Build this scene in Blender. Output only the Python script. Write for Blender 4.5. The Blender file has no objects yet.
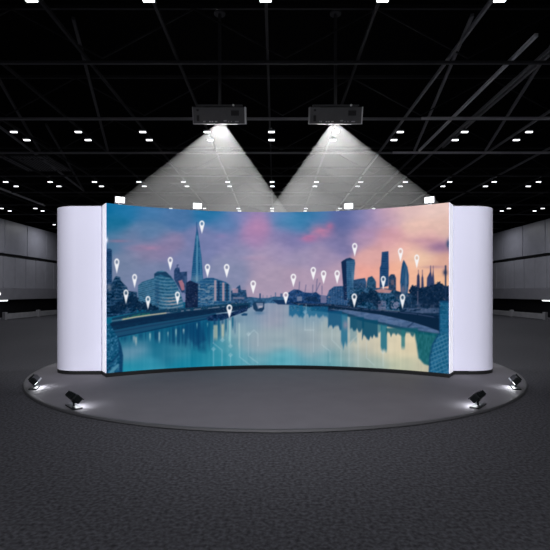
import bpy, bmesh, math, random
import numpy as np
from mathutils import Vector, Matrix, Euler

random.seed(5)
rng = np.random.RandomState(7)
SC = bpy.context.scene
COL = SC.collection
PI = math.pi
F, CX, HY, CAMZ = 449.0, 275.0, 293.0, 1.45      # focal length (px), optical axis (px), horizon (px), eye height (m)

# ------------------------------------------------------------------ materials
def s2l(c):
    c = c / 255.0
    return c / 12.92 if c <= 0.04045 else ((c + 0.055) / 1.055) ** 2.4

def mat(name, rgb, rough=0.6, metal=0.0, noise=0.0, scale=40.0, bump=0.0, bscale=200.0, spec=0.5):
    m = bpy.data.materials.new(name); m.use_nodes = True
    nt = m.node_tree; b = nt.nodes['Principled BSDF']
    b.inputs['Base Color'].default_value = (*rgb, 1)
    b.inputs['Roughness'].default_value = rough
    b.inputs['Metallic'].default_value = metal
    b.inputs['Specular IOR Level'].default_value = spec
    tc = nt.nodes.new('ShaderNodeTexCoord')
    if noise:
        n = nt.nodes.new('ShaderNodeTexNoise'); n.inputs['Scale'].default_value = scale
        n.inputs['Detail'].default_value = 6
        nt.links.new(tc.outputs['Object'], n.inputs['Vector'])
        r = nt.nodes.new('ShaderNodeValToRGB')
        r.color_ramp.elements[0].position = 0.3; r.color_ramp.elements[1].position = 0.7
        r.color_ramp.elements[0].color = (*[v * (1 - noise) for v in rgb], 1)
        r.color_ramp.elements[1].color = (*[min(1, v * (1 + noise)) for v in rgb], 1)
        nt.links.new(n.outputs['Fac'], r.inputs['Fac'])
        nt.links.new(r.outputs['Color'], b.inputs['Base Color'])
    if bump:
        n = nt.nodes.new('ShaderNodeTexNoise'); n.inputs['Scale'].default_value = bscale
        nt.links.new(tc.outputs['Object'], n.inputs['Vector'])
        bp = nt.nodes.new('ShaderNodeBump'); bp.inputs['Strength'].default_value = bump
        bp.inputs['Distance'].default_value = 0.01
        nt.links.new(n.outputs['Fac'], bp.inputs['Height'])
        nt.links.new(bp.outputs['Normal'], b.inputs['Normal'])
    return m

def emis(name, rgb, strength):
    m = bpy.data.materials.new(name); m.use_nodes = True
    b = m.node_tree.nodes['Principled BSDF']
    b.inputs['Base Color'].default_value = (0.8, 0.8, 0.8, 1)
    b.inputs['Emission Color'].default_value = (*rgb, 1)
    b.inputs['Emission Strength'].default_value = strength
    return m

M = dict(
    carpet=mat('grey_carpet', (0.062, 0.062, 0.071), 0.95, noise=0.55, scale=34, bump=0.8, bscale=300, spec=0.1),
    deck=mat('grey_laminate', (0.125, 0.12, 0.134), 0.7, noise=0.05, scale=3, spec=0.12),
    rim=mat('stage_edge', (0.05, 0.05, 0.056), 0.6),
    white=mat('white_fabric', (0.755, 0.75, 0.90), 0.85, bump=0.05, bscale=400, spec=0.2),
    plinth=mat('black_plinth', (0.012, 0.012, 0.013), 0.6, spec=0.2),
    panel=mat('grey_wall_panel', (0.36, 0.365, 0.43), 0.45, noise=0.06, scale=2),
    panel2=mat('grey_lower_panel', (0.37, 0.372, 0.43), 0.5, noise=0.06, scale=2),
    fascia=mat('grey_fascia', (0.27, 0.27, 0.31), 0.5, noise=0.06, scale=2),
    dark=mat('dark_wall', (0.010, 0.010, 0.012), 0.9, spec=0.1),
    ceil=mat('black_ceiling', (0.004, 0.004, 0.0045), 0.95, spec=0.05),
    bdark=mat('dark_steel', (0.075, 0.075, 0.08), 0.6),
    bweb=mat('web_steel', (0.02, 0.02, 0.022), 0.7),
    bgrey=mat('grey_steel', (0.26, 0.26, 0.27), 0.5),
    blight=mat('light_steel', (0.85, 0.85, 0.86), 0.5),
    barrier=mat('grey_barrier', (0.26, 0.26, 0.28), 0.7, noise=0.1, scale=3),
    black=mat('black_metal', (0.006, 0.008, 0.009), 0.5, bump=0.05, spec=0.2),
    proj=mat('projector_shell', (0.10, 0.10, 0.104), 0.5, noise=0.08, scale=8),
    projdark=mat('projector_dark', (0.015, 0.015, 0.016), 0.5),
    projedge=mat('projector_edge', (0.75, 0.75, 0.75), 0.4),
    metal=mat('bright_connector', (0.85, 0.85, 0.82), 0.3),
    glint=mat('visor_glint', (0.6, 0.62, 0.65), 0.35),
    steel=mat('aluminium', (0.6, 0.61, 0.64), 0.3, metal=0.9),
    lamp=emis('lamp_diffuser', (0.93, 0.95, 1.0), 3.0),
    flood=emis('flood_lens', (0.95, 0.97, 1.0), 6.0),
    edge=emis('added_edge_glow', (0.80, 0.80, 0.95), 0.52),
    tube=emis('tube_glow', (0.93, 0.95, 1.0), 3.0),
)

# ------------------------------------------------------------------ mesh helpers
class MB:
    def __init__(self): self.bm = bmesh.new()
    def box(self, c, s, rot=None, bevel=0.0):
        r = bmesh.ops.create_cube(self.bm, size=1.0)
        vs = r['verts']
        mx = Matrix.Translation(c) @ (rot.to_4x4() if rot else Matrix.Identity(4)) @ Matrix.Diagonal((*s, 1))
        bmesh.ops.transform(self.bm, matrix=mx, verts=vs)
        if bevel:
            es = list({e for v in vs for e in v.link_edges})
            bmesh.ops.bevel(self.bm, geom=es, offset=bevel, segments=2, affect='EDGES', profile=0.5)
        return self
    def cyl(self, a, b, r, seg=16, r2=None):
        a, b = Vector(a), Vector(b); d = b - a
        q = Vector((0, 0, 1)).rotation_difference(d.normalized())
        mx = Matrix.Translation((a + b) / 2) @ q.to_matrix().to_4x4()
        bmesh.ops.create_cone(self.bm, cap_ends=True, segments=seg, radius1=r, radius2=r if r2 is None else r2,
                              depth=d.length, matrix=mx)
        return self
    def bar(self, a, b, w, h):
        a, b = Vector(a), Vector(b); d = b - a
        x = d.normalized(); up = Vector((0, 0, 1))
        if abs(x.dot(up)) > 0.98: up = Vector((0, 1, 0))
        y = up.cross(x).normalized(); z = x.cross(y)
        rot = Matrix((x, y, z)).transposed()
        return self.box((a + b) / 2, (d.length, w, h), rot)
    def prism(self, pts, z0, z1):
        lo = [self.bm.verts.new((x, y, z0)) for x, y in pts]
        hi = [self.bm.verts.new((x, y, z1)) for x, y in pts]
        n = len(pts)
        self.bm.faces.new(lo[::-1]); self.bm.faces.new(hi)
        for i in range(n):
            self.bm.faces.new((lo[i], lo[(i + 1) % n], hi[(i + 1) % n], hi[i]))
        return self
    def obj(self, name, m, parent=None, smooth=None):
        bmesh.ops.recalc_face_normals(self.bm, faces=self.bm.faces[:])
        me = bpy.data.meshes.new(name); self.bm.to_mesh(me); self.bm.free()
        me.materials.append(m)
        if smooth is not None:
            for p in me.polygons: p.use_smooth = True
            me.set_sharp_from_angle(angle=math.radians(smooth))
        o = bpy.data.objects.new(name, me); COL.objects.link(o)
        if parent: o.parent = parent
        return o

def tag(o, label=None, cat=None, group=None, kind=None):
    if label: o['label'] = label
    if cat: o['category'] = cat
    if group: o['group'] = group
    if kind: o['kind'] = kind
    return o

def thing(name, loc, label, cat, group=None, rz=0.0, kind=None):
    o = bpy.data.objects.new(name, None); COL.objects.link(o)
    o.empty_display_size = 0.1
    o.location = loc; o.rotation_euler = (0, 0, rz)
    return tag(o, label, cat, group, kind)

def dup(root, loc, rz=None):
    r = root.copy(); COL.objects.link(r); r.location = loc
    if rz is not None: r.rotation_euler = (0, 0, rz)
    def rec(src, dst):
        for ch in list(src.children):
            c = ch.copy(); COL.objects.link(c); c.parent = dst
            rec(ch, c)
    rec(root, r)
    return r

def light(kind, name, loc, energy, parent=None, rot=(0, 0, 0), color=(1, 1, 1), **kw):
    l = bpy.data.lights.new(name, kind); l.energy = energy; l.color = color
    for k, v in kw.items(): setattr(l, k, v)
    o = bpy.data.objects.new(name, l); COL.objects.link(o)
    o.location = loc; o.rotation_euler = rot
    if parent: o.parent = parent
    return o

# ------------------------------------------------------------------ the hall
W, CEIL, Y0, Y1 = 16.0, 7.3, -14.0, 48.0
tag(MB().box((0, (Y0 + Y1) / 2, -0.1), (2 * W + 1, Y1 - Y0, 0.2)).obj('floor', M['carpet']), kind='structure')
tag(MB().box((0, (Y0 + Y1) / 2, CEIL + 0.1), (2 * W + 1, Y1 - Y0, 0.2)).obj('ceiling', M['ceil']), kind='structure')
tag(MB().box((0, Y1 + 0.1, CEIL / 2), (2 * W + 1, 0.2, CEIL)).obj('wall_back', M['dark']), kind='structure')
tag(MB().box((0, Y0 - 0.1, CEIL / 2), (2 * W + 1, 0.2, CEIL)).obj('wall_front', M['dark']), kind='structure')
for sx, side in ((-1, 'left'), (1, 'right')):
    wl = tag(MB().box((sx * (W + 0.35), (Y0 + Y1) / 2, CEIL / 2), (0.1, Y1 - Y0, CEIL)).obj('wall_' + side, M['dark']),
             kind='structure')
    y = 26.6 - 2.4 * 3
    while y < Y1 - 2.4:                                     # tall upper panels
        MB().box((sx * (W + 0.1), y + 1.2, 4.805), (0.2, 2.335, 1.99), bevel=0.012).obj('upper_panel', M['panel'], wl)
        y += 2.4
    y = 26.45 - 1.2 * 6
    while y < Y1 - 1.2:                                     # narrow lower panels
        MB().box((sx * (W + 0.1), y + 0.6, 2.69), (0.2, 1.145, 1.86), bevel=0.012).obj('lower_panel', M['panel2'], wl)
        y += 1.2
    MB().box((sx * (W + 0.05), 33, 1.40), (0.3, 28, 0.70), bevel=0.02).obj('fascia', M['fascia'], wl)
    MB().box((sx * (W + 0.14), 33, 3.71), (0.2, 28, 0.15)).obj('dark_ledge', M['dark'], wl)

    # low barrier in front of the recess under the fascia
    b = thing('low_barrier', (sx * 14.5, 24.1, 0), 'low grey barrier with square posts along the %s hall wall' % side, 'barrier')
    for k in range(6):
        MB().box((0, 3.4 * k, 0.21), (0.16, 0.22, 0.42), bevel=0.01).obj('post', M['barrier'], b)
        if k < 5:
            MB().box((0.02 * sx, 3.4 * k + 1.7, 0.18), (0.08, 3.18, 0.30), bevel=0.008).obj('barrier_panel', M['barrier'], b)
    # fluorescent tube under the fascia
    t = thing('tube_wall_lamp', (sx * (W - 0.17), 25.3, 1.03),
              'glowing white tube light under the grey fascia of the %s wall' % side, 'light')
    MB().box((0, 0, 0.015), (0.09, 2.6, 0.03)).obj('tube_housing', M['bgrey'], t)
    MB().cyl((0, -1.27, -0.025), (0, 1.27, -0.025), 0.026).obj('tube', M['tube'], t, smooth=40)
    light('AREA', 'tube_lamp', (0, 0, -0.06), 2.5, t, shape='RECTANGLE', size=0.05, size_y=2.5)
wlamp = thing('wall_lamp', (-W + 0.1, 25.75, 1.40), 'small round glowing lamp on the fascia at the left photo edge', 'light')
MB().cyl((0, 0, 0), (0.05, 0, 0), 0.10, 24).obj('lamp_base', M['bgrey'], wlamp, smooth=40)
bm = MB(); bmesh.ops.create_uvsphere(bm.bm, u_segments=20, v_segments=12, radius=0.085, matrix=Matrix.Translation((0.07, 0, 0)))
bm.obj('lamp_globe', M['tube'], wlamp, smooth=60)

# ------------------------------------------------------------------ steel under the ceiling
LX = [(k - 0.08) * 1.8 for k in range(-8, 9)]
yc = 8.85 - 2.85 * 2
ci = 0
while yc < 40:
    bmx = MB().box((0, yc, 5.99), (2 * W, 0.055, 0.055))
    o = bmx.obj('ceiling_beam', M['bgrey'] if ci in (3, 4) else M['bdark'])
    tag(o, kind='structure')
    if ci in (3, 4):                                        # added pale bar imitates light falling on the right half of two beams
        MB().box((9.9, yc - 0.045, 5.985), (12.2, 0.04, 0.06)).obj('lit_half_bar', M['blight'], o)
    # lattice web up to the roof deck
    wv = MB()
    xs = np.arange(-W, W + 0.01, 1.8)
    for i in range(len(xs) - 1):
        a, b_ = (6.08, CEIL - 0.25) if i % 2 else (CEIL - 0.25, 6.08)
        wv.bar((xs[i], yc, a), (xs[i + 1], yc, b_), 0.026, 0.026)
    wv.box((0, yc, CEIL - 0.22), (2 * W, 0.06, 0.07))
    wv.obj('beam_web', M['bweb'], o)
    yc += 2.85; ci += 1
for i, x in enumerate(LX):
    o = MB().box((x, 18, 6.12), (0.05, 40, 0.06)).obj('ceiling_beam', M['bgrey'] if i in (10, 11, 12, 13) else M['bweb'])
    tag(o, kind='structure')
for a, b_, m in (((4.66, 8.0, 6.05), (4.66, 14.5, 6.05), 'blight'), ((5.42, 8.85, 6.16), (5.42, 14.5, 6.16), 'bgrey'),
                 ((4.66, 14.5, 6.05), (4.66, 30, 6.05), 'bdark'),
                 ((3.87, 8.8, 6.9), (4.5, 14.5, 6.05), 'bgrey'), ((5.9, 9.4, 6.8), (6.8, 14.5, 6.05), 'bgrey'),
                 ((6.5, 8.9, 6.9), (8.6, 11.7, 6.05), 'bgrey'), ((-4.0, 8.9, 6.9), (-5.4, 14.5, 6.05), 'bdark'),
                 ((-9.0, 14.5, 6.9), (-8.6, 20.2, 6.05), 'bgrey'), ((-8.6, 20.2, 6.05), (-7.4, 14.5, 6.9), 'bdark'),
                 ((-6.2, 9.0, 6.9), (-7.6, 14.5, 6.05), 'bdark'), ((9.5, 11.7, 6.05), (11.0, 17.3, 6.8), 'bdark')):
    tag(MB().bar(a, b_, 0.06, 0.06).obj('ceiling_beam', M[m]), kind='structure')
pp = tag(MB().cyl((-11.9, 18.6, 5.98), (-11.9, 20.2, 5.98), 0.045).cyl((-11.9, 20.2, 5.98), (-11.9, 20.35, 5.98), 0.03)
         .cyl((-11.9, 20.35, 5.98), (-11.9, 23.2, 5.98), 0.045).obj('ceiling_pipe', M['blight'], smooth=40),
         'thin pale pipe running under the dark ceiling at the far left', 'pipe')
gr = thing('ceiling_grille', (-8.75, 16.5, 6.2), 'dim slatted metal grille under the ceiling, upper left beneath lamps', 'grille')
fr = MB()
for dx in (-0.85, 0.85): fr.box((dx, 0, 0), (0.025, 1.9, 0.05))
for dy in (-0.95, 0.95): fr.box((0, dy, 0), (1.72, 0.025, 0.05))
for k in range(9): fr.box((-0.7 + 0.175 * k, -0.62, -0.03), (0.07, 0.05, 0.03))
fr.obj('grille_frame', M['bdark'], gr)
sl = MB()
for k in range(15): sl.bar((-0.8 + 0.115 * k, -0.93, 0), (-0.8 + 0.115 * k, 0.93, 0), 0.02, 0.03)
sl.obj('grille_slats', M['bgrey'], gr)

# ------------------------------------------------------------------ ceiling lights in pairs
ORD = ['first', 'second', 'third', 'fourth', 'fifth', 'sixth', 'seventh', 'eighth', 'ninth', 'tenth', 'eleventh',
       'twelfth', 'thirteenth', 'fourteenth', 'fifteenth', 'sixteenth', 'seventeenth']
cl0 = thing('ceiling_light', (0, 0, 5.95), 'x', 'light')
MB().box((0, 0, 0.035), (0.20, 0.10, 0.05), bevel=0.008).obj('lamp_housing', M['bdark'], cl0)
MB().box((0, 0, 0.0), (0.175, 0.07, 0.03), bevel=0.006).obj('diffuser', M['lamp'], cl0)
MB().bar((0, 0, 0.06), (0, 0, 0.12), 0.03, 0.03).obj('lamp_bracket', M['bdark'], cl0)
first = True
def put_lamp(x, y, label, group, energy):
    global first
    if first:
        o = cl0; o.location = (x, y, 5.95); first = False
    else:
        o = dup(cl0, (x, y, 5.95))
    o['label'] = label; o['group'] = group
    if energy:
        lt = light('AREA', 'ceiling_lamp_light', (x, y, 5.925), energy, color=(0.96, 0.97, 1.0), shape='RECTANGLE',
                   size=0.155, size_y=0.055)
ROWS = [(12.55, 'nearest visible row', range(-4, 5), 8), (18.2, 'second row', range(-6, 7), 13), (23.9, 'third row', range(-8, 9), 13),
        (29.6, 'fourth and farthest row', (-8, 8), 18)]
for y, rname, ks, en in ROWS:
    ks = list(ks)
    for i, k in enumerate(ks):
        for half, dy in (('nearer', 0.0), ('farther', 0.66 if y < 15 else 0.74)):
            if len(ks) == 2: where = 'by the %s wall' % ('left' if k < 0 else 'right')
            else: where = '%s pair from the left' % ORD[i]
            put_lamp((k - (0.055 if y < 15 else 0.065 if y < 20 else 0.085)) * 1.8, y + dy, 'white ceiling light, %s, %s, the %s of two' % (rname, where, half),
                     'ceiling lights of the ' + rname, en)
for y, rname, en in ((6.9, 'row overhead in front of the projectors', 6), (1.2, 'unseen row over the viewer', 32),
                     (-5.0, 'unseen row behind the viewer', 100)):  # unseen rows carry the lamp grid on, built to light columns and stage
    for i, k in enumerate(range(-3, 4)):
        put_lamp((k - 0.08) * 1.8 * (1.6 if y < 3 else 1), y, 'white ceiling light, %s, %s from the left' % (rname, ORD[i]),
                 'ceiling lights of the ' + rname, en)

# unseen spotlights added over the viewer to brighten the white columns and stage
for sx, side in ((-1, 'left'), (1, 'right'), (0, '')):
    p = Vector((sx * 1.0, -0.5, 5.75)); aim = Vector((sx * 3.4, 7.9, 1.75))
    if not sx: p, aim = Vector((0, 1.2, 5.75)), Vector((0, 6.6, 0))
    d = (aim - p).normalized(); q = d.to_track_quat('-Z', 'Y')
    t = thing('added_spotlight', p, 'added unseen black spotlight over the viewer aimed at the ' + ('%s white column' % side if sx else 'stage centre'), 'spotlight')
    MB().cyl(d * -0.22, d * 0.10, 0.085, 24, 0.10).obj('lamp_head', M['black'], t, smooth=40)
    MB().cyl(d * 0.10, d * 0.106, 0.088, 24).obj('lens', M['flood'], t, smooth=40)
    MB().cyl((0, -0.05, 0.05), (0, -0.05, 0.45), 0.02).obj('stem', M['black'], t, smooth=40)
    light('SPOT', 'added_spot_lamp', d * 0.13, 2500 if sx else 1000, t, rot=q.to_euler(), color=(0.97, 0.97, 1), spot_size=math.radians(28 if sx else 62),
          spot_blend=0.7 if sx else 1.0, shadow_soft_size=0.08)

# ------------------------------------------------------------------ round stage
ST = thing('round_stage', (0, 9.1, 0), 'large round low grey stage under the curved backdrop', 'stage')
def circle(r, n=160): return [(r * math.cos(2 * PI * i / n), r * math.sin(2 * PI * i / n)) for i in range(n)]
MB().prism(circle(4.41), 0.0, 0.030).obj('deck', M['deck'], ST, smooth=40)
ring = MB()
prof = [(4.405, 0.0), (4.45, 0.0), (4.462, 0.010), (4.45, 0.030), (4.43, 0.0345), (4.405, 0.0305)]
n = 160; loops = []
for r, z in prof:
    loops.append([ring.bm.verts.new((r * math.cos(2 * PI * i / n), r * math.sin(2 * PI * i / n), z)) for i in range(n)])
for j in range(len(prof)):
    A, B = loops[j], loops[(j + 1) % len(prof)]
    for i in range(n): ring.bm.faces.new((A[i], A[(i + 1) % n], B[(i + 1) % n], B[i]))
ring.obj('edge_trim', M['rim'], ST, smooth=40)

# ------------------------------------------------------------------ curved backdrop
RC, CY, TL, TR = 5.2, 3.3, math.asin(2.868 / 5.2), math.asin(2.94 / 5.2)
BD = thing('curved_backdrop', (0, CY + RC, 0.03),
           'wide concave screen wall showing a dusk riverside city with white map pins', 'screen')
def arc(r, n, e=0.0):
    ts = [-TL - e + (TL + TR + 2 * e) * i / n for i in range(n + 1)]
    return [(r * math.sin(t), CY + r * math.cos(t)) for t in ts]
def loc(pts): return [(x, y - CY - RC) for x, y in pts]
MB().prism(loc(arc(RC, 64) + arc(RC + 0.25, 64)[::-1]), 0.055, 2.95).obj('panel_core', M['white'], BD, smooth=30)
MB().prism(loc(arc(RC - 0.08, 64, 0.004) + arc(RC + 0.245, 64, 0.004)[::-1]), 0.0005, 0.055).obj('base_plinth', M['plinth'], BD, smooth=30)

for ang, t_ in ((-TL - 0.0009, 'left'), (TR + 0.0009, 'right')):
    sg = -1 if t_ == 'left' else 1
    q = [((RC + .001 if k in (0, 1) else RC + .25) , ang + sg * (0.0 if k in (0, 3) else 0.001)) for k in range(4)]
    MB().prism(loc([(r * math.sin(t), CY + r * math.cos(t)) for r, t in q]), 0.057, 2.949).obj('edge_glow_cap', M['edge'], BD)  # end strips given their own glow in place of light falling on them
# ---- the picture on the screen, painted per vertex of a dense grid -------------
NU, NV = 760, 372
Z0, Z1 = 0.087, 2.979
RF = RC - 0.006
th = np.linspace(-TL, TR, NU); zz = np.linspace(Z0, Z1, NV)
TT, ZZ = np.meshgrid(th, zz)
WX, WY = RF * np.sin(TT), CY + RF * np.cos(TT)
X = CX + F * WX / WY                       # artwork coordinates (one unit = one pixel of the source picture)
Y = HY - F * (ZZ - CAMZ) / WY
IMG = np.zeros((NV, NU, 3))

def field(pts, sig):
    num = np.zeros((NV, NU, 3)); den = np.zeros((NV, NU))
    for x, y, c in pts:
        w = np.exp(-(((X - x) / sig) ** 2 + ((Y - y) / (sig * 0.75)) ** 2) * 0.5) + 1e-9 / (1 + (X - x) ** 2 + (Y - y) ** 2)
        num += w[..., None] * np.array(c, float); den += w
    return num / den[..., None]

def vnoise(sx, sy, seed):
    r = np.random.RandomState(seed); G = r.rand(256, 256)
    u, v = X / sx, Y / sy
    i, j = np.floor(u).astype(int), np.floor(v).astype(int)
    fu, fv = u - i, v - j
    fu, fv = fu * fu * (3 - 2 * fu), fv * fv * (3 - 2 * fv)
    g = lambda a, b: G[a % 256, b % 256]
    return (g(i, j) * (1 - fu) + g(i + 1, j) * fu) * (1 - fv) + (g(i, j + 1) * (1 - fu) + g(i + 1, j + 1) * fu) * fv

def over(mask, c, a=1.0):
    c = np.asarray(c, float)
    k = (mask * a)[..., None]
    IMG[:] = IMG * (1 - k) + c * k

def poly(pts, soft=0.35):
    """soft-edged coverage of a polygon"""
    inside = np.zeros((NV, NU), bool); d2 = np.full((NV, NU), 1e9)
    n = len(pts)
    for i in range(n):
        (x0, y0), (x1, y1) = pts[i], pts[(i + 1) % n]
        if y0 != y1:
            c = ((y0 > Y) != (y1 > Y)) & (X < (x1 - x0) * (Y - y0) / (y1 - y0) + x0)
            inside ^= c
        dx, dy = x1 - x0, y1 - y0
        L = dx * dx + dy * dy + 1e-12
        t = np.clip(((X - x0) * dx + (Y - y0) * dy) / L, 0, 1)
        d2 = np.minimum(d2, (X - x0 - t * dx) ** 2 + (Y - y0 - t * dy) ** 2)
    d = np.sqrt(d2) * np.where(inside, 1, -1)
    return np.clip(d / (2 * soft) + 0.5, 0, 1)

def line(pts, w, soft=0.4):
    d2 = np.full((NV, NU), 1e9)
    for (x0, y0), (x1, y1) in zip(pts[:-1], pts[1:]):
        dx, dy = x1 - x0, y1 - y0
        L = dx * dx + dy * dy + 1e-12
        t = np.clip(((X - x0) * dx + (Y - y0) * dy) / L, 0, 1)
        d2 = np.minimum(d2, (X - x0 - t * dx) ** 2 + (Y - y0 - t * dy) ** 2)
    return np.clip((w / 2 - np.sqrt(d2)) / (2 * soft) + 0.5, 0, 1)

def blob(x, y, rx, ry, p=1.0):
    return np.exp(-(((X - x) / rx) ** 2 + ((Y - y) / ry) ** 2) * p)

def rect(x0, y0, x1, y1, soft=0.35): return poly([(x0, y0), (x1, y0), (x1, y1), (x0, y1)], soft)
def stripes(p, ph, duty=0.5, axis=None):
    v = (Y if axis is None else axis) / p + ph
    return (np.abs((v % 1.0) - 0.5) < duty / 2).astype(float)

SKY = [(108,205,(20,112,172)),(112,225,(24,110,162)),(128,206,(32,116,176)),(150,210,(68,120,176)),(150,232,(92,126,172)),
 (112,240,(82,122,165)),(128,240,(110,126,168)),(145,252,(140,130,168)),(165,246,(138,126,168)),(130,262,(116,130,166)),
 (150,272,(118,130,170)),(175,215,(74,116,172)),(185,262,(122,130,176)),(212,211,(38,116,176)),(225,225,(84,126,182)),
 (205,240,(118,126,176)),(226,238,(130,130,180)),(240,215,(112,130,186)),(256,215,(158,132,182)),(256,226,(184,132,176)),
 (254,238,(168,134,180)),(240,252,(140,140,180)),(235,268,(134,140,176)),(260,262,(168,150,180)),(275,250,(163,148,184)),
 (270,278,(170,152,178)),(280,212,(100,132,190)),(288,220,(70,136,186)),(300,224,(58,128,182)),(308,213,(42,120,176)),
 (318,218,(80,120,178)),(295,241,(128,122,176)),(283,236,(136,128,178)),(343,214,(92,104,168)),(345,226,(92,102,162)),
 (340,242,(126,120,170)),(300,256,(158,146,180)),(322,258,(162,145,180)),(335,275,(184,156,180)),(300,278,(174,152,178)),
 (360,215,(128,130,182)),(374,216,(166,142,182)),(363,236,(178,146,178)),(390,240,(214,158,168)),(388,214,(205,166,182)),
 (410,210,(226,190,188)),(436,209,(236,202,194)),(444,225,(228,188,176)),(420,228,(236,194,180)),(400,252,(240,186,172)),
 (375,258,(222,166,164)),(370,276,(240,166,152)),(392,272,(246,176,150)),(420,258,(244,202,172)),(425,241,(218,164,168)),
 (410,272,(246,186,156)),(440,266,(222,168,152)),(438,278,(248,190,148))]
sky = field(SKY, 9.0)
WATER = [(130,352,(112,150,176)),(145,366,(50,148,180)),(130,371,(22,138,172)),(125,340,(20,104,146)),(165,350,(34,114,154)),
 (185,348,(70,138,166)),(165,330,(18,92,138)),(200,336,(14,92,142)),(200,352,(16,118,158)),(190,364,(22,134,172)),
 (215,352,(54,148,176)),(215,366,(36,144,174)),(228,345,(90,158,176)),(240,335,(138,168,180)),(240,362,(70,158,182)),
 (255,345,(150,166,180)),(275,316,(156,160,180)),(275,340,(150,170,180)),(280,362,(84,170,188)),(262,308,(130,150,178)),
 (245,318,(120,152,176)),(300,316,(128,158,178)),(300,335,(152,170,180)),(312,348,(150,166,176)),(320,362,(104,166,182)),
 (295,363,(92,166,186)),(335,338,(164,180,182)),(350,356,(152,174,176)),(365,345,(202,196,176)),(390,345,(216,206,178)),
 (411,348,(222,206,172)),(405,366,(190,196,170)),(370,367,(158,180,172)),(335,365,(100,162,172)),(425,368,(196,190,165)),
 (255,362,(104,164,180))]
water = field(WATER, 10.0)
streak = (vnoise(1.3, 40, 3) - 0.5) * 9 + (vnoise(3.5, 60, 4) - 0.5) * 9 + (vnoise(14, 5, 5) - .5) * 12
water = water + streak[..., None] * np.array([1.0, 0.8, 0.6])
hor = 302.0
IMG[:] = np.where((Y < hor)[..., None], sky, water)
# clouds
cn = vnoise(9, 4, 11) * 0.6 + vnoise(4, 2, 12) * 0.4
over(blob(320, 231, 11, 6.5) * np.clip(0.55 + cn * .5, 0, 1) * (Y < hor), (226, 128, 160), 0.9)
over(blob(309, 238, 8, 4) * np.clip(0.4 + cn, 0, 1), (205, 112, 158), 0.8)
over(blob(330, 226, 4, 4), (214, 112, 152), 0.5)
over(blob(257, 224, 7, 12) * np.clip(0.2 + cn, 0, 1), (190, 136, 176), 0.32)
over(blob(118, 241, 11, 1.6), (152, 124, 160), 0.7)
over(blob(146, 248, 16, 3.0) * np.clip(0.3 + cn, 0, 1), (164, 126, 164), 0.8)
over(blob(441, 247, 15, 6.5) * np.clip(0.45 + cn, 0, 1), (150, 112, 150), .95); over(blob(420, 240, 14, 2.6), (206, 158, 166), .6)
over(blob(424, 241, 11, 2.2), (190, 140, 160), 0.5)
over(blob(436, 267, 14, 1.4), (168, 128, 150), 0.5)
over(blob(372, 233, 20, 5) * cn, (160, 130, 178), 0.5)
over(blob(222, 236, 6, 2.5), (150, 126, 178), 0.4)
over(blob(255, 258, 12, 2.5), (180, 150, 182), 0.5)
IMG += ((cn - 0.5) * 16)[..., None] * np.array([1, 0.8, 0.7]) * (Y < hor)[..., None]

NAVY, BLUE, TEAL = (24, 48, 106), (42, 86, 140), (36, 104, 150)
n1 = vnoise(1.2, 1.0, 21); n2 = vnoise(2.4, 1.2, 22); n3 = vnoise(0.9, 3.0, 23); n4 = vnoise(3.2, 2.2, 24)
def textured(mask, c, amp=26, nz=None, a=1.0):
    k = ((n1 * .6 + n4 * .4 if nz is None else nz) - 0.5) * amp * 1.7
    over(mask, np.asarray(c, float) + k[..., None] * np.array([1, 1.1, 1.1]), a)

# far left towers
m = poly([(106,249),(110,248.5),(111.8,250),(112.2,296),(106,296)]); textured(m, (26,56,112)); over(m * stripes(2.0, .2, .4), (52,84,140), .5)
m = poly([(112,283),(114.5,278),(116,276),(120,277),(121,281),(124,284),(127,287),(128,291),(137,292),(137,312),(106,318),(106,293)])
textured(m, (20,48,98), 44); over(m * stripes(3.1, .1, .3) * (n2 > .45), (70,104,146), .6)
over(blob(109, 287, 2.6, 3.2), (132,138,158), .7)
# the glass office and the egg shaped hall
m = poly([(138,285.5),(142,282),(149,279.5),(156,277.5),(158,312),(138,309)]); textured(m, (44,92,138), 22)
over(m * stripes(2.1, .0, .45, Y - (X - 138) * -0.28), (98,142,172), .5)
m = poly([(154.2,274),(157,271.6),(162,270.6),(166,271.8),(171,276),(176,283.5),(180,292),(183,301),(184,312),(155,312)])
textured(m, (38,92,138), 24); over(m * stripes(3.3, .2, .35, Y + (X - 168) ** 2 * 0.012), (110,152,178), .55)
over(m * poly([(154,273),(166,271.5),(173,279),(160,274.5),(154,277)]), (24,52,104), .85)
over(m * blob(172, 302, 8, 6) * stripes(3.3, .2, .5, Y + (X - 168) ** 2 * 0.012), (176,160,160), .75)
over(m * blob(157, 295, 2.5, 18), (28,60,116), .5)
# tower group behind
textured(poly([(174,271),(175.5,268),(179.3,267.5),(180,272),(187,271.5),(187,292),(182,293),(176,283),(174,279)]), (42,64,120), 24)
over(line([(177.2,268),(177.2,265),(178.4,265)], .9), (52,64,118), .9)
over(poly([(178.3,281),(182,279.8),(184,284),(184.8,290),(181.8,290.5)]), (204,122,134), .75)
over(rect(184.4,276,187,294), (62,86,138), .8)
# the spire
m = poly([(197.0,226.5),(197.9,231),(199.6,243),(201.6,258),(203.4,283),(190.8,283),(193,258),(195.1,240),(196.3,231)])
textured(m, (30,84,142), 16, n3); over(line([(197.2,236),(197.0,281)], 1.6, .6), (98,154,186), .8)
over(line([(199.6,248),(201.6,282)], .8), (78,136,176), .6); over(line([(195.4,246),(193.4,282)], .8), (22,62,122), .6)
over(m * stripes(2.2, .1, .25), (60,120,168), .5); over(m * blob(196, 279, 6, 4), (170,180,186), .35)
over(line([(196.7,222.5),(196.9,232)], .9), (44,80,146), .9)
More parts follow.
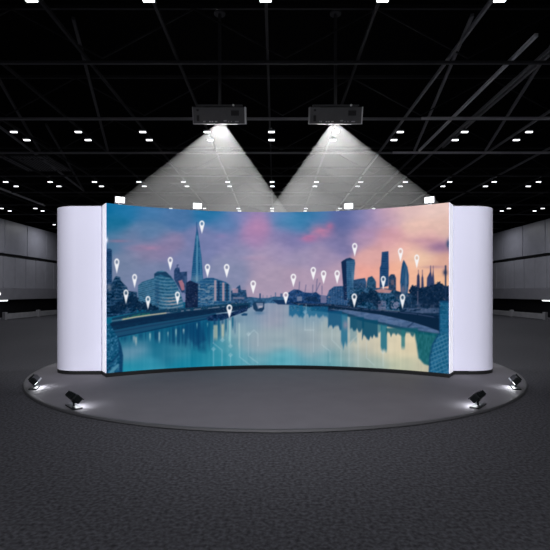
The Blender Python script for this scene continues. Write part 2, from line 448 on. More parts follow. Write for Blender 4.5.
# dark mass, rounded riverside blocks
textured(poly([(186,283),(190,280.5),(196,283),(199.5,284),(200,310),(185,310)]), (26,34,86), 14)
m = poly([(198,284),(201,280),(206,278),(213,277.8),(218,279.5),(221,280.5),(226,282),(231,286),(232,306),(198,308)])
textured(m, (30,78,136), 22); over(m * stripes(3.0, .1, .4), (84,128,162), .45)
for x, c in ((215.3,(190,160,168)),(218.5,(24,42,98)),(223.3,(196,158,166)),(227,(26,48,100)),(230.5,(130,140,168))):
    over(rect(x - 1.1, 279.5 + abs(x - 213) * .3, x + 1.1, 301), c, .8)
over(m * (n2 > .62) * rect(198,284,214,304), (150,160,172), .5)
textured(poly([(231,291),(236,288.5),(238,286),(240,285),(241,290),(246,290),(247,297),(252,297),(252,307),(231,309)]), (40,72,126), 34)
over(rect(232.5,288.5,238,293), (196,156,172), .7); over(rect(233,297,244,299), (170,150,166), .5)
# far bridge and bank line
textured(poly([(247,299),(252,297),(258,298),(268,298),(274,296.5),(286,297),(286,304),(268,303),(256,305),(247,306)]), (50,90,140), 30)
over(rect(259.4,293.5,260.8,299), (46,72,128), .9); over(rect(275,292.5,276,298), (66,96,146), .8); over(rect(280.3,293.5,282.5,298), (56,84,140), .8)
for x in (263, 267, 271, 284): over(line([(x,299),(x,295.5)], .7), (80,104,150), .7)
over(poly([(272,300),(286,300),(296,303),(296,305),(278,304.4)]), (24,46,104), .9)
# right bank
m = poly([(286,302),(288,293),(290,291.5),(294,289.3),(299,289.8),(304,292.3),(312,293),(316,292),(320,295),(328,296),(328,307),(290,305)])
textured(m, (30,60,124), 34)
over(rect(297,296.5,302,301), (124,134,164), .8); over(rect(320.5,295.5,326.5,303), (128,122,160), .8)
over(poly([(303,300),(308,296.5),(316,297),(320,302)]), (22,40,92), .8)
for x0, y0, x1, y1 in ((299,290,299.6,282),(312.5,293,312.9,285),(316,292,317.2,279),(316.4,291,320,283),(305,292,306,285),(322,294,322,286)):
    over(line([(x0,y0),(x1,y1)], .8), (92,92,140), .8)
m = poly([(327,296),(329,290.5),(334,286.5),(341,286),(349,286.5),(350,307),(327,306)]); textured(m, (40,74,132), 24)
over(m * stripes(2.6, .1, .4, X), (70,100,150), .5)
for x in (345, 348.2): over(rect(x - .9, 288, x + .9, 300), (186,140,160), .75)
# wide topped tower
over(poly([(341.2,262),(343,260.5),(346.5,259),(347.5,300),(344,300),(342.8,282)]), (24,38,94))
m = poly([(346.2,259),(349.5,258),(354.6,259.8),(355.2,263),(354.3,272),(353.6,282),(354.2,300),(347,300)]); textured(m, (46,88,140), 14, n3)
over(m * stripes(2.0, .3, .3), (70,112,158), .5); over(poly([(341.8,262),(346,258.6),(350,257.6),(354.8,259.8),(350,260.4)]), (26,46,100), .8)
over(m * blob(353, 276, 1.6, 9), (104,140,172), .6)
# mid blocks and slab tower
textured(poly([(353.5,280),(358,279),(365,278),(366.3,282),(366,291),(353.5,291)]), (40,70,122), 24)
textured(poly([(367,281),(368,277.5),(372,276),(374.5,279),(376,282),(376,290),(366,291)]), (38,74,120), 24)
textured(poly([(350,288),(380,288),(392,289),(400,292),(415,294),(415,312),(350,308)]), (36,72,120), 60)
m = poly([(381.9,252),(388.3,251.2),(388.8,268),(388.2,286),(379.6,288),(379.8,268),(381,265)]); textured(m, (30,62,122), 14)
over(m * stripes(2.4, .1, .3), (48,84,140), .6); over(line([(388.2,252),(388.2,285)], .6), (64,70,124), .6)
textured(poly([(388.6,277),(391,274.2),(394.5,274.4),(396,278),(396,291),(388.6,291)]), (40,58,104), 26)
over(rect(391,280,394,285), (150,110,120), .5)
over(poly([(375,290),(383,288.5),(392,290.5),(390,293),(377,292.6)]), (226,150,140), .75)
# bullet shaped tower
m = poly([(403.6,259.8),(405,262),(407.4,267),(408.8,275),(408.8,284),(407.6,294),(400.8,294),(400.2,282),(401,271),(402.2,263.5)])
textured(m, (30,70,128), 14, n3); over(m * blob(406, 280, 1.2, 14), (112,140,170), .6); over(m * line([(401.5,284),(405,264)], .7), (60,110,156), .6)
over(m * blob(403, 290, 3, 4), (176,140,150), .5)
# old towers with turrets
m = poly([(416.6,292),(417,276),(418.4,273),(419.6,276),(420,290)]); over(m, (46,50,102))
over(poly([(421,292),(421.4,278),(422.4,274),(423.4,278),(424,292)]), (62,62,112))
over(poly([(426.5,292),(427,278),(428.5,275),(430,272),(430.6,265.5),(431.2,272),(432,277),(433.2,270),(434,277),(435,292)]), (54,62,116))
for x in (418.4, 422.4, 430.6, 433.2): over(line([(x,276),(x,266 if x > 430 else 270)], .6), (70,60,110), .8)
# trees on the right bank
def treeline(pts, seed, c, amp=16):
    m = np.zeros((NV, NU))
    jag = (vnoise(1.5, 1.5, 60 + seed) - .5) * 3.2 + (vnoise(.8, .8, 70 + seed) - .5) * 1.6
    for x, y, rr in pts:
        m = np.maximum(m, np.clip((rr - np.hypot(X - x, (Y - y) * 1.05) + jag) / 1.2 + .5, 0, 1))
    textured(m, c, amp)
textured(poly([(412,291),(420,288),(430,286),(453,286),(453,320),(440,320),(400,314),(400,306)], .8), (22,42,90), 30)
treeline([(414,290,5),(420,293,6),(427,293,6),(434,290,6.5),(439,288,6),(440,297,8),(432,299,8),(424,300,6),(444,292,5)], 1, (20,36,84))
treeline([(358,299,6),(365,297,6),(372,297,6.5),(377,302,5),(353,303,5)], 2, (18,38,86))
treeline([(408,298,4),(398,296,4)], 3, (32,56,104))
treeline([(120,306,5),(128,303,6),(133,300,5),(140,306,5),(147,307,5),(115,310,5),(154,309,4)], 4, (16,36,84))
over(rect(378,301,386,310) * (n2 > .3), (150,134,166), .5); over(rect(391,301,399,309) * (n1 > .4), (160,138,164), .5)
over(rect(417.3,291,418.2,304), (170,140,160), .5)
over(rect(416,304,439,313.5,.8) * np.clip(n4 * 2 - .6, 0, 1), (104,104,140), .5)
for x in (424, 428, 432, 437): over(line([(x,300),(x,315)], .9), (22,36,80), .8)
over(rect(403,308,440,313) * (n2 > .35), (86,104,148), .6)
# lamp post and round mark at the right edge
over(line([(445.6,266),(445.6,300)], 1.6), (34,48,98), .9); over(blob(445.2, 272.5, 2.2, 2.8), (38,48,98), .95)
over(blob(448.6, 244, 2.6, 5.5, 1.5), (46,72,124), 1.0)
# left bank: planting, lit promenade, quay wall, shelf
over(poly([(112,318),(135,313),(150,311),(165,309),(186,308),(200,307),(232,303),(250,303),(250,308),(200,314),(150,320),(112,326)]), (22,58,104))
over(poly([(122,318),(140,313.5),(150,313),(150,315),(124,319.5)]) * (n1 > .35), (30,104,104), .8)
over(line([(122,319.6),(136,317),(150,315),(166,313)], 1.1, .4), (208,196,160), .95)
over(line([(112,321),(122,319.5)], 1.2), (88,130,160), .8)
over(line([(166,313),(190,310),(210,308),(232,306)], .9) * (n2 > .35), (166,160,176), .7)
over(poly([(110,323),(150,316.5),(186,311.5),(216,308.5),(248,304.5),(248,309),(216,313.5),(180,319),(150,323.5),(110,331)]) * (.8 + .2 * n2), (18,36,86))
over(poly([(110,331),(150,323.5),(186,318),(216,313),(216,316),(186,322),(150,329.5),(117,337),(110,336)]), (30,74,122))
over(line([(112,333),(150,326),(186,320),(214,315)], 1.0, .5), (28,52,104), .8)
over(line([(117,337.2),(150,330.5),(186,323),(216,317)], 1.2, .5), (18,40,94), .9)
# moored barges by the left bank
textured(poly([(206,318),(212,315),(222,313.5),(230,313),(244,308),(248,306),(247,311),(232,316.5),(226,319),(219,321),(208,321)]), (26,44,100), 40)
over(poly([(241,314.6),(244,313),(247.6,313.6),(247,315.6),(242,315.8)]), (30,70,124))
# reflections on the left
refl = np.clip(vnoise(1.6, 30, 31) * 1.6 - .3, 0, 1)
over(poly([(118,338),(150,331),(186,324),(216,318),(232,317),(236,322),(236,332),(214,340),(206,352),(186,346),(160,342),(140,338),(124,341)], 3.0) * refl, (12,60,118), .75)
over(poly([(186,324),(200,321),(206,340),(196,346),(188,338)], 1.5), (14,56,116), .6)
for x, y0, y1, c, w in ((136,336,347,(168,184,184),1.1),(134,335,344,(150,170,178),1.2),(150,332,342,(150,196,196),1.0),(159.3,331,344,(176,204,204),.9),
                        (168,331,338,(150,186,190),.8),(176,328,338,(150,190,190),.9),(183.6,328,335,(190,216,206),.9),(197,322,330,(120,190,196),.7),
                        (207.5,322,328,(130,196,196),.7),(215.5,324,342,(176,190,166),2.2),(222.8,323,340,(190,196,166),1.5),(229.6,319,345,(150,206,206),1.1),
                        (239,322,350,(160,186,190),.8)):
    over(np.clip((w - np.abs(X - x)) / .8 + .3, 0, 1) * np.clip((Y - y0) / 2, 0, 1) * np.clip((y1 - Y) / 5, 0, 1), c, .75)
for x, y0, y1 in ((218.8,318,332),(226,318,334),(232.6,316,331)):
    over(np.clip((1.1 - np.abs(X - x)) / .8 + .3, 0, 1) * np.clip((Y - y0) / 2, 0, 1) * np.clip((y1 - Y) / 6, 0, 1), (14,88,136), .8)
# lower left stone bank
m = poly([(106,322),(111,326),(117,336),(121,345),(123,356),(122.2,374),(106,374)], .5)
textured(m, (24,82,132), 34); over(m * np.clip(n1 * 3 - 1.7, 0, 1), (86,150,180), .45)
over(poly([(117.5,336),(121,345),(123,356),(122.4,374),(118.6,374),(119.8,358)], .8), (16,56,112), .85)
over(line([(106,367),(113,361),(119,353)], 1.6, .6), (16,52,108), .7)
over(poly([(108,373.5),(112,368.5),(118.5,363.5),(119,366),(114,371.5),(111,374)], .5), (84,148,178), .8)
over(line([(106,372),(110,368)], 1.5), (14,44,96), .8)
# ferry
over(poly([(252.6,304.5),(254,302),(264.4,302),(264.2,309),(262,311.8),(256,311.5),(253.4,309)]), (30,56,106))
over(poly([(256,303),(263,303),(263.4,306.6),(258,309),(257,306)]), (150,160,184), .7); over(line([(260,302),(260,294)], .9), (40,66,120), .9)
over(rect(258.5,305.8,262.5,307.8), (196,190,200), .7); over(blob(259, 313, 5, 1.8), (70,112,156), .7)
# right bank foreshore and quay
over(poly([(290,302),(310,303.5),(330,304),(350,306),(380,310),(410,312),(440,316),(440,332.5),(428,328.5),(410,323),(380,316.5),(350,311.5),(330,309),(312,307.5),(298,305.5)]), (18,34,80))
over(line([(296,303.5),(330,305),(352,308),(384,311),(412,313.5),(440,318)], .9) * (n2 > .3), (84,92,142), .6)
m = poly([(330,309.4),(346,309.8),(362,312),(380,314.6),(396,318),(412,322),(428,327),(439,331),(439,334),(420,331),(400,327.5),(380,323),(360,318.5),(344,313.5)])
textured(m, (76,100,148), 16, vnoise(6, 1.2, 81)); textured(m * (n2 > .6), (96,118,160), 10, None, .5); over(m * line([(408,327),(414,322)], 1.4), (40,58,108), .8)
over(line([(312,309),(340,312.5),(360,319),(380,323.5),(400,328),(420,332),(440,335.5)], 3.0, .7), (20,58,104), .92)
over(poly([(312,305.5),(324,306),(330,309),(340,312),(330,312.5),(316,309)]), (26,44,100), .9)
# reflections on the right
def drip(x0, x1, y0, y1, c, a, seed, soft=2.5):
    jag = vnoise(1.7, 500, seed) * 7
    over(np.clip((X - x0) / 1.2 + .5, 0, 1) * np.clip((x1 - X) / 1.2 + .5, 0, 1) * np.clip((Y - y0) / 1.5 + .5, 0, 1) * np.clip((y1 - jag - Y) / soft + .5, 0, 1), c, a)
drip(289, 303, 305, 318, (18,92,150), .8, 41); drip(300, 328, 306.5, 320, (22,96,150), .75, 42)
over(np.clip(1 - np.abs(X - 306.2) / .9, 0, 1) * np.clip((312 - np.abs(Y - 309) * 0 - Y) / 3 + .5, 0, 1) * (Y > 304), (140,180,196), .6)
drip(328, 342, 311, 331, (16,78,134), .85, 43); drip(341, 347.5, 314, 349, (26,104,150), .8, 44, 6)
over(blob(345.5, 325, 2.6, 4.5), (160,140,160), .7); drip(350, 357, 317, 345, (90,140,160), .5, 45, 6)
drip(350, 364, 317, 334, (14,70,116), .85, 46); drip(362, 378, 320, 341, (14,72,116), .9, 47); drip(378, 382, 324, 335, (30,100,130), .7, 48)
drip(380.6, 387, 325, 355, (24,106,140), .85, 49, 5); drip(386, 418, 328, 338, (24,88,116), .85, 50); drip(401.2, 405, 330, 350, (40,116,132), .8, 51, 5)
m = poly([(414,331),(440,334),(434,345),(431,352),(430,366),(424,364),(418.5,358),(416.5,344)], 1.0); textured(m, (16,92,116), 14, n3, .92)
# right stone pier
m = poly([(439.6,301),(453,301),(453,374),(428.8,374),(429.5,358),(432,345),(436,338),(439.4,333)], .5)
textured(m, (28,92,142), 24)
lat = np.maximum(stripes(4.2, .1, .3, Y + X * .45), stripes(3.4, .2, .22, X - Y * .25) * .8)
over(m * lat * (Y > 334), (96,150,178), .5); over(m * stripes(4.6, .1, .2) * (Y < 334), (58,112,154), .5)
over(rect(439.4,300.6,453,302.6), (20,60,116), .8); over(line([(439.5,302),(439.5,334)], 1.2), (20,56,112), .7)
over(line([(438.6,334),(433,344),(430,356),(429.4,373)], 1.6, .6), (16,62,116), .7)
# small lights and window glints along both banks
gl = vnoise(.9, .8, 91); band = ((Y > 284) & (Y < 311) & ((X < 250) | (X > 288))) * 1.0
dark = (IMG.sum(-1) < 330) * band
over(np.clip(gl * 6 - 4.7, 0, 1) * dark * (X < 412), (120,142,170), .4); over(np.clip(vnoise(1.1, .9, 92) * 7 - 5.8, 0, 1) * dark, (190,150,144), .5)
over(np.clip(vnoise(1.4, 1.1, 93) * 4 - 2.6, 0, 1) * dark, (12,26,70), .3)
# faint circuit traces over the water
CIR = [[(213.5,366),(213.5,350)],[(213.2,343),(222,350),(222,366)],[(213.5,330),(213.5,343)],[(230.5,366),(230.5,356)],[(230.5,322),(230.5,345)],
       [(222.4,326),(222.4,339)],[(239.6,324),(239.6,357),(250,365)],[(248.5,335),(248.5,356),(258,363)],[(248.5,335),(254,330),(258,334),(258,346)],
       [(305,312),(305,330)],[(313.5,322),(313.5,352)],[(322,322),(322,345),(330,351),(330,362)],[(332,330),(332,340),(341,349),(341,366)],
       [(349,366),(349,344),(357,336)],[(358,366),(358,338)],[(366.5,340),(366.5,358),(374,365)],[(383,366),(383,352)],[(305,330),(314,330)]]
for p in CIR: over(line(p, .9, .5), (206,226,232), .30)
for x, y in ((213.5,349),(222.4,340),(230.5,346),(230.5,355),(248.5,334),(383,352),(305,312)):
    over(poly([(x,y-2.4),(x+2.4,y),(x,y+2.4),(x-2.4,y)], .5), (206,226,232), .3)
# print grade: a little less violet, darks towards teal navy
lum = IMG @ np.array([.3, .59, .11])
IMG[:] = IMG * .94 + lum[..., None] * .06
dk = np.clip(1 - lum / 150, 0, 1)
IMG[..., 0] -= 10 * dk; IMG[..., 1] += 3 * dk; IMG[..., 2] -= 20 * dk ** 1.2
# map pins
PINS = [(116.8,258.5,273.5),(134.6,274,288),(126,289.5,304),(148,296,309.5),(170.3,257,270.5),(177.5,291.5,305),(201.9,220.5,233.8),
        (207.5,264,277.5),(226.7,264,277.8),(253.2,280.5,294),(229.4,304.5,318.5),(285.8,292,304.6),(293.4,273.8,287),(313.3,267,280.3),
        (323.6,270.5,284),(337.2,270.3,284),(354.7,243,256.5),(354.3,293.5,307.5),(383.3,276,289.5),(400.5,248,262),(416.8,254.5,268.5),(402.5,294,309)]
base_img = IMG.copy()
for x, yt, yb in PINS:
    h = yb - yt
    r = h * (.215 - .05 * min(1, abs(x - 275) / 165))
    ry = h * .24; yc = yt + ry
    head = np.clip((1 - np.hypot((X - x) / r, (Y - yc) / ry)) * r / .7 + .5, 0, 1)
    tail = poly([(x - r * .93, yc + ry * .38), (x + r * .93, yc + ry * .38), (x, yb)], .3)
    hole = np.clip((1 - np.hypot((X - x) / (r * .52), (Y - yc) / (ry * .55))) * r * .52 / .7 + .5, 0, 1)
    pin = np.maximum(head, tail)
    over(pin, (250, 250, 253), .97)
    k = hole[..., None] * .85
    IMG[:] = IMG * (1 - k) + base_img * .9 * k
over(blob(106.6, 240, 1.5, 3.4, 1.4), (236, 238, 250), 1.0)
for axis in (0, 1):                                        # the print is slightly soft
    P_ = np.pad(IMG, [(1, 1) if k == axis else (0, 0) for k in range(3)], mode='edge')
    sl_ = lambda q: P_[q:q + NV] if axis == 0 else P_[:, q:q + NU]
    IMG[:] = sl_(0) * .25 + sl_(1) * .5 + sl_(2) * .25
IMG[:] = np.clip(IMG, 0, 255)
LIN = np.where(IMG / 255 <= 0.04045, IMG / 255 / 12.92, ((IMG / 255 + 0.055) / 1.055) ** 2.4)

# grid mesh with a thin returned edge, so that the panel has thickness
co = np.stack([WX, WY - CY - RC, ZZ - 0.03], -1).reshape(-1, 3)
idx = np.arange(NV * NU).reshape(NV, NU)
quads = np.stack([idx[:-1, :-1], idx[:-1, 1:], idx[1:, 1:], idx[1:, :-1]], -1).reshape(-1, 4)
loop = np.concatenate([idx[0, :-1], idx[:-1, -1], idx[-1, :0:-1], idx[:0:-1, 0]])
ang = np.arctan2(co[loop, 0], co[loop, 1] + RC)
bk = np.stack([(RC - 0.0005) * np.sin(ang), (RC - 0.0005) * np.cos(ang) - RC, co[loop, 2]], -1)
nb = len(loop); b0 = NV * NU
nx = np.roll(np.arange(nb), -1)
rim = np.stack([loop, b0 + np.arange(nb), b0 + nx, loop[nx]], -1)
allv = np.concatenate([co, bk]); allq = np.concatenate([quads, rim])
me = bpy.data.meshes.new('printed_panel')
me.vertices.add(len(allv)); me.vertices.foreach_set('co', allv.astype(np.float32).ravel())
me.loops.add(len(allq) * 4); me.loops.foreach_set('vertex_index', allq.astype(np.int32).ravel())
me.polygons.add(len(allq)); me.polygons.foreach_set('loop_start', (np.arange(len(allq)) * 4).astype(np.int32))
me.update(calc_edges=True)
colr = np.ones((len(allv), 4), np.float32)
flat = LIN.reshape(-1, 3)
colr[:b0, :3] = flat; colr[b0:, :3] = flat[loop]
at = me.color_attributes.new('picture', 'FLOAT_COLOR', 'POINT'); at.data.foreach_set('color', colr.ravel())
ms = bpy.data.materials.new('lit_picture'); ms.use_nodes = True
nt = ms.node_tree; pb = nt.nodes['Principled BSDF']
va = nt.nodes.new('ShaderNodeVertexColor'); va.layer_name = 'picture'
pb.inputs['Base Color'].default_value = (0, 0, 0, 1); pb.inputs['Roughness'].default_value = 0.9
pb.inputs['Specular IOR Level'].default_value = 0.0
nt.links.new(va.outputs['Color'], pb.inputs['Emission Color']); pb.inputs['Emission Strength'].default_value = 0.97
me.materials.append(ms)
pp_ = bpy.data.objects.new('printed_panel', me); COL.objects.link(pp_); pp_.parent = BD
pp_['label'] = 'glowing dusk city picture with white map pins'

# ------------------------------------------------------------------ white columns at both ends
for sx, side in ((-1, 'left'), (1, 'right')):
    c = thing('fabric_tower', (sx * 3.5, 8.29, 0.03), 'white rounded fabric column at the %s end of the curved backdrop' % side, 'column')
    inner = 3.03 if sx < 0 else 3.1
    def foot(rx, ry, inner, nseg=40):
        pts = [(sx * (-0.008 + rx * math.sin(PI * i / nseg)), -ry * math.cos(PI * i / nseg)) for i in range(nseg + 1)]
        return pts + [(sx * (inner - 3.5), ry), (sx * (inner - 3.5), -ry)]
    MB().prism(foot(0.48, 0.46, inner), 0.062, 2.937).obj('fabric_cover', M['white'], c, smooth=30)
    MB().prism(foot(0.475, 0.468, inner), 0.0005, 0.062).obj('base_plinth', M['plinth'], c, smooth=30)

# ------------------------------------------------------------------ floor floodlights on the stage
def flood(name, pos, aim, label):
    x, y = pos
    rz = math.atan2(aim[1] - y, aim[0] - x) - PI / 2
    t = thing(name, (x, y, 0.0305), label, 'floodlight', 'floodlights on the stage edge', rz)
    MB().box((0, 0, 0.009), (0.30, 0.115, 0.016), bevel=0.004).obj('base_plate', M['black'], t)
    s = MB().cyl((0, 0, 0.015), (0, 0, 0.075), 0.013)
    s.box((0, 0, 0.076), (0.09, 0.035, 0.03), bevel=0.004)
    s.obj('stand', M['black'], t, smooth=40)
    rot = Euler((math.radians(-46), 0, 0)).to_matrix()       # head tips forward, towards the deck
    h = MB(); c0 = Vector((0, 0.0, 0.122))
    h.box(c0, (0.29, 0.10, 0.075), rot, bevel=0.01)
    for k in range(9):
        h.box(c0 + rot @ Vector((-0.108 + 0.027 * k, -0.058, 0)), (0.006, 0.022, 0.062), rot)
    hd = h.obj('lamp_head', M['black'], t)
    MB().box(c0 + rot @ Vector((0, 0.015, 0.0415)), (0.28, 0.10, 0.008), rot, bevel=0.002).obj('top_visor', M['black'], hd)
    if 'rear' in label:
        MB().box(c0 + rot @ Vector((0, 0.052, 0.048)), (0.28, 0.022, 0.007), rot).obj('edge_strip', M['glint'], hd)  # pale strip imitates the reflection along the rear lamps' top edge
    MB().box(c0 + rot @ Vector((0, 0.0515, 0)), (0.235, 0.004, 0.045), rot).obj('lens', M['flood'], hd)
    lo = c0 + rot @ Vector((0, 0.058, -0.004))
    light('AREA', 'floodlight_lamp', lo, 1.9, t, rot=(math.radians(90 - 50), 0, 0), color=(.95, .97, 1), shape='RECTANGLE', size=0.22, size_y=0.06)
    return t
flood('stage_floodlight', (-3.60, 6.72), (-0.6, 7.8), 'small black floodlight at rear left stage edge, below the left column')
flood('stage_floodlight', (-2.50, 5.58), (0.0, 7.8), 'small black floodlight at front left stage edge, nearer than its neighbour')
flood('stage_floodlight', (2.54, 5.62), (0.0, 7.8), 'small black floodlight at front right stage edge, nearer than its neighbour')
flood('stage_floodlight', (3.60, 6.72), (0.6, 7.8), 'small black floodlight at rear right stage edge, below the right column')

# ------------------------------------------------------------------ lamps clipped to the top of the backdrop
def toplamp(px, label):
    ta = (px - CX) / F
    # where this bearing meets the arc of the top edge
    a = 1 + ta * ta; bq = -2 * CY; cq = CY * CY - (RC + .06) ** 2
    yy = (-bq + math.sqrt(bq * bq - 4 * a * cq)) / (2 * a); xx = ta * yy
    rz = -math.atan2(xx, yy - CY)
    t = thing('backdrop_lamp', (xx, yy, 2.98), label, 'lamp', 'lamps clipped on the backdrop top', rz)
    MB().box((0, 0.075, 0.007), (0.06, 0.27, 0.012), bevel=0.003).box((0, 0.208, -0.03), (0.06, 0.012, 0.08)).obj('clamp', M['steel'], t)
    MB().cyl((0, 0.03, 0.01), (0, 0.0, 0.055), 0.012).obj('arm', M['steel'], t, smooth=40)
    rot = Euler((math.radians(10), 0, 0)).to_matrix()
    c0 = Vector((0, -0.03, 0.085))
    hd = MB().box(c0, (0.175, 0.05, 0.115), rot, bevel=0.008).obj('lamp_head', M['steel'], t)
    MB().box(c0 + rot @ Vector((0, -0.027, 0)), (0.145, 0.006, 0.09), rot, bevel=0.002).obj('lens', M['flood'], hd)
    light('AREA', 'backdrop_lamp_light', c0 + rot @ Vector((0, -0.034, 0)), 2.0, t, rot=(math.radians(62), 0, PI),
          shape='RECTANGLE', size=0.15, size_y=0.09)
toplamp(119.5, 'bright white lamp on backdrop top at its left end, over teal sky')
toplamp(197, 'bright white lamp on backdrop top directly above the tall spire')
toplamp(349, 'bright white lamp on backdrop top above the wide topped tower')
toplamp(430, 'bright white lamp on backdrop top at its right end, over pink sky')

# ------------------------------------------------------------------ projectors and their beams
vol = bpy.data.materials.new('lit_haze'); vol.use_nodes = True
nt = vol.node_tree; nt.nodes.remove(nt.nodes['Principled BSDF'])
vs = nt.nodes.new('ShaderNodeVolumeScatter'); vs.inputs['Density'].default_value = 0.26
vs.inputs['Color'].default_value = (1, 1, 1, 1)
nt.links.new(vs.outputs['Volume'], nt.nodes['Material Output'].inputs['Volume'])

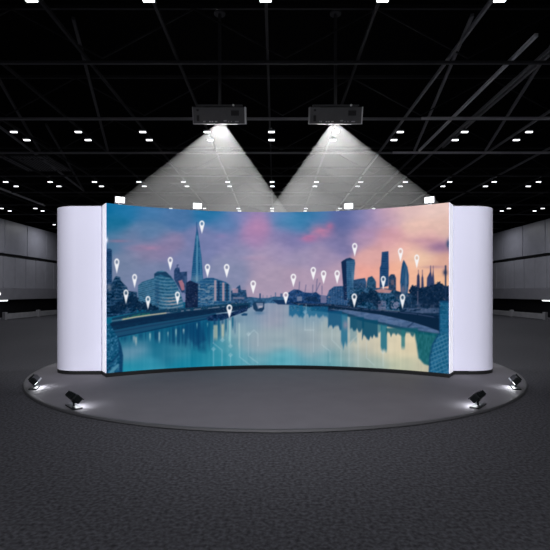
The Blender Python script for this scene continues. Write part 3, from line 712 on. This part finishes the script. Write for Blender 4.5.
PD, PZ = 9.35, 4.965
TILT = math.radians(20)
pr = None
for px, sx, side in ((219.5, 1, 'left'), (335.7, -1, 'right')):
    x = (px - CX) * PD / F
    if pr is None:
        pr = thing('projector', (x, PD, PZ), 'grey box projector hanging from the ceiling, the left of two', 'projector', 'ceiling projectors')
        rot = Euler((TILT, 0, 0)).to_matrix()
        R = lambda v: rot @ Vector(v)            # local: x across, -y = panel towards the hall, z up; origin = lower front edge
        BW, BH, BDp = 1.10, 0.335, 0.36
        HS = MB()                                     # shell with an open slot underneath for the recessed lens
        sx0, sy0, sy1, sz = 0.36, 0.006, 0.31, 0.285
        HS.box(R((0, BDp / 2, (BH + sz) / 2)), (BW, BDp, BH - sz), rot)
        HS.box(R((-(BW / 2 + sx0) / 2, BDp / 2, sz / 2)), (BW / 2 - sx0, BDp, sz), rot)
        HS.box(R(((BW / 2 + sx0) / 2, BDp / 2, sz / 2)), (BW / 2 - sx0, BDp, sz), rot)
        HS.box(R((0, sy0 / 2, sz / 2)), (2 * sx0, sy0, sz), rot)
        HS.box(R((0, (sy1 + BDp) / 2, sz / 2)), (2 * sx0, BDp - sy1, sz), rot)
        HS.obj('housing', M['proj'], pr)
        e = MB()
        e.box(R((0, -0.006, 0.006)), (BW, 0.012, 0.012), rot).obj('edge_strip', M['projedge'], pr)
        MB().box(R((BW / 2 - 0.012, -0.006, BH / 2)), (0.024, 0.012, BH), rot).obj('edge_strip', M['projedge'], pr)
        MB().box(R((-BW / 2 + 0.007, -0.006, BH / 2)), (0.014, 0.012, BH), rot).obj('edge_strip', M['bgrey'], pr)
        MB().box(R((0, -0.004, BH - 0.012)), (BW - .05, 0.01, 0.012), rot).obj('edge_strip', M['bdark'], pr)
        MB().box(R((-0.44, -0.006, 0.115)), (0.055, 0.014, 0.115), rot, bevel=0.004).obj('power_inlet', M['projdark'], pr)
        MB().box(R((-0.44, -0.006, 0.27)), (0.05, 0.014, 0.04), rot, bevel=0.004).obj('power_switch', M['projdark'], pr)
        g = MB().box(R((0.33, -0.005, 0.215)), (0.165, 0.012, 0.10), rot)
        for k in range(5): g.box(R((0.33, -0.012, 0.18 + 0.017 * k)), (0.15, 0.006, 0.006), rot)
        g.obj('vent_grille', M['projdark'], pr)
        for xx, w, h, m in ((-0.195, .035, .022, 'metal'), (-0.145, .035, .022, 'metal'), (-0.07, .05, .02, 'metal'), (-0.30, .02, .03, 'steel'),
                            (0.12, .06, .024, 'steel'), (0.19, .018, .018, 'steel'), (0.25, .018, .018, 'steel'), (0.36, .075, .022, 'steel'), (-0.33, .012, .03, 'steel')):
            MB().box(R((xx, -0.006, 0.05 if xx != .12 else .065)), (w, 0.014, h), rot, bevel=0.003).obj('connector', M[m], pr)
        pl = MB().box(R((0, 0.16, BH + 0.03)), (0.95, 0.22, 0.03), rot, bevel=0.004)
        pl.box(R((-0.36, 0.10, BH + 0.012)), (0.06, 0.08, 0.03), rot).box(R((0.36, 0.10, BH + 0.012)), (0.06, 0.08, 0.03), rot)
        plo = pl.obj('mount_plate', M['bdark'], pr)
        MB().cyl(R((0.30, 0.035, BH + 0.03)), R((0.30, -0.015, BH + 0.03)), 0.022).obj('mount_glint', M['metal'], plo, smooth=40)  # small pale stub imitates a white reflection on the mount
        MB().cyl((0, 0.03, BH + 0.05), (0, 0.03, 7.3 - PZ), 0.035).cyl((0, 0.03, 7.27 - PZ), (0, 0.03, 7.3 - PZ), 0.12).obj('mount_pole', M['bdark'], pr, smooth=40)
        MB().box(R((0, 0.16, 0.278)), (0.12, 0.11, 0.012), rot, bevel=0.003).obj('lens', M['flood'], pr)
        P = pr
    else:
        P = dup(pr, (x, PD, PZ)); P['label'] = 'grey box projector hanging from the ceiling, the right of two'
    lens = Vector((x, PD, PZ)) + rot @ Vector((0, 0.16, -0.012))
    src = Vector((x + 0.04 * sx, PD, PZ)) + rot @ Vector((0, 0.16, 0.255))
    # haze lit by the projector: from the lens down behind the top of the backdrop
    zt, zb = PZ + 0.002, 2.70
    dz = zt - zb
    t0, t1 = 0.04 - 1.31 * 0.118, 0.04 + 0.735 * 0.118
    l0, l1 = t0 - 1.31 * dz, t1 + 0.735 * dz
    if sx < 0: l0, l1, t0, t1 = -l1, -l0, -t1, -t0
    bmv = bmesh.new(); NS = 48; tops = []; bots = []
    def sq(t, p=3.2):
        cs, sn = math.cos(t), math.sin(t)
        return math.copysign(abs(cs) ** (2 / p), cs), math.copysign(abs(sn) ** (2 / p), sn)
    for i in range(NS):
        ux, uy = sq(2 * PI * i / NS)
        tops.append(bmv.verts.new((x + (t0 + t1) / 2 + ux * (t1 - t0) / 2, lens.y - 0.015 + uy * 0.125, zt)))
        bots.append(bmv.verts.new((x + (l0 + l1) / 2 + ux * (l1 - l0) / 2, 9.95 + uy * 1.15, zb)))
    bmv.faces.new(tops); bmv.faces.new(bots[::-1])
    for i in range(NS): bmv.faces.new((tops[i], bots[i], bots[(i + 1) % NS], tops[(i + 1) % NS]))
    bmesh.ops.recalc_face_normals(bmv, faces=bmv.faces[:])
    mev = bpy.data.meshes.new('light_beam'); bmv.to_mesh(mev); bmv.free(); mev.materials.append(vol)
    bo = bpy.data.objects.new('light_beam', mev); COL.objects.link(bo)
    tag(bo, 'hazy white light beam spreading down from the %s projector' % side, 'light beam', None, 'stuff')
    light('SPOT', 'projector_lamp', src, 430, None, rot=(math.radians(20), 0, 0),
          spot_size=math.radians(150), spot_blend=0.1, shadow_soft_size=0.012)

# ------------------------------------------------------------------ camera, world, view
cam = bpy.data.cameras.new('camera'); cam.sensor_width = 36.0; cam.lens = F / 550 * 36
cam.shift_y = (HY - 275) / 550; cam.clip_end = 200
co_ = bpy.data.objects.new('camera', cam); COL.objects.link(co_)
co_.location = (0, 0, CAMZ); co_.rotation_euler = (PI / 2, 0, 0)
SC.camera = co_
w = bpy.data.worlds.new('world'); SC.world = w; w.use_nodes = True
w.node_tree.nodes['Background'].inputs['Color'].default_value = (0, 0, 0, 1)
SC.view_settings.view_transform = 'Standard'; SC.view_settings.look = 'None'
SC.view_settings.exposure = 0; SC.view_settings.gamma = 1; SC.view_settings.use_curve_mapping = False
SC.cycles.use_denoising = True
SC.cycles.max_bounces = 8; SC.cycles.diffuse_bounces = 4
SC.cycles.sample_clamp_indirect = 4.0
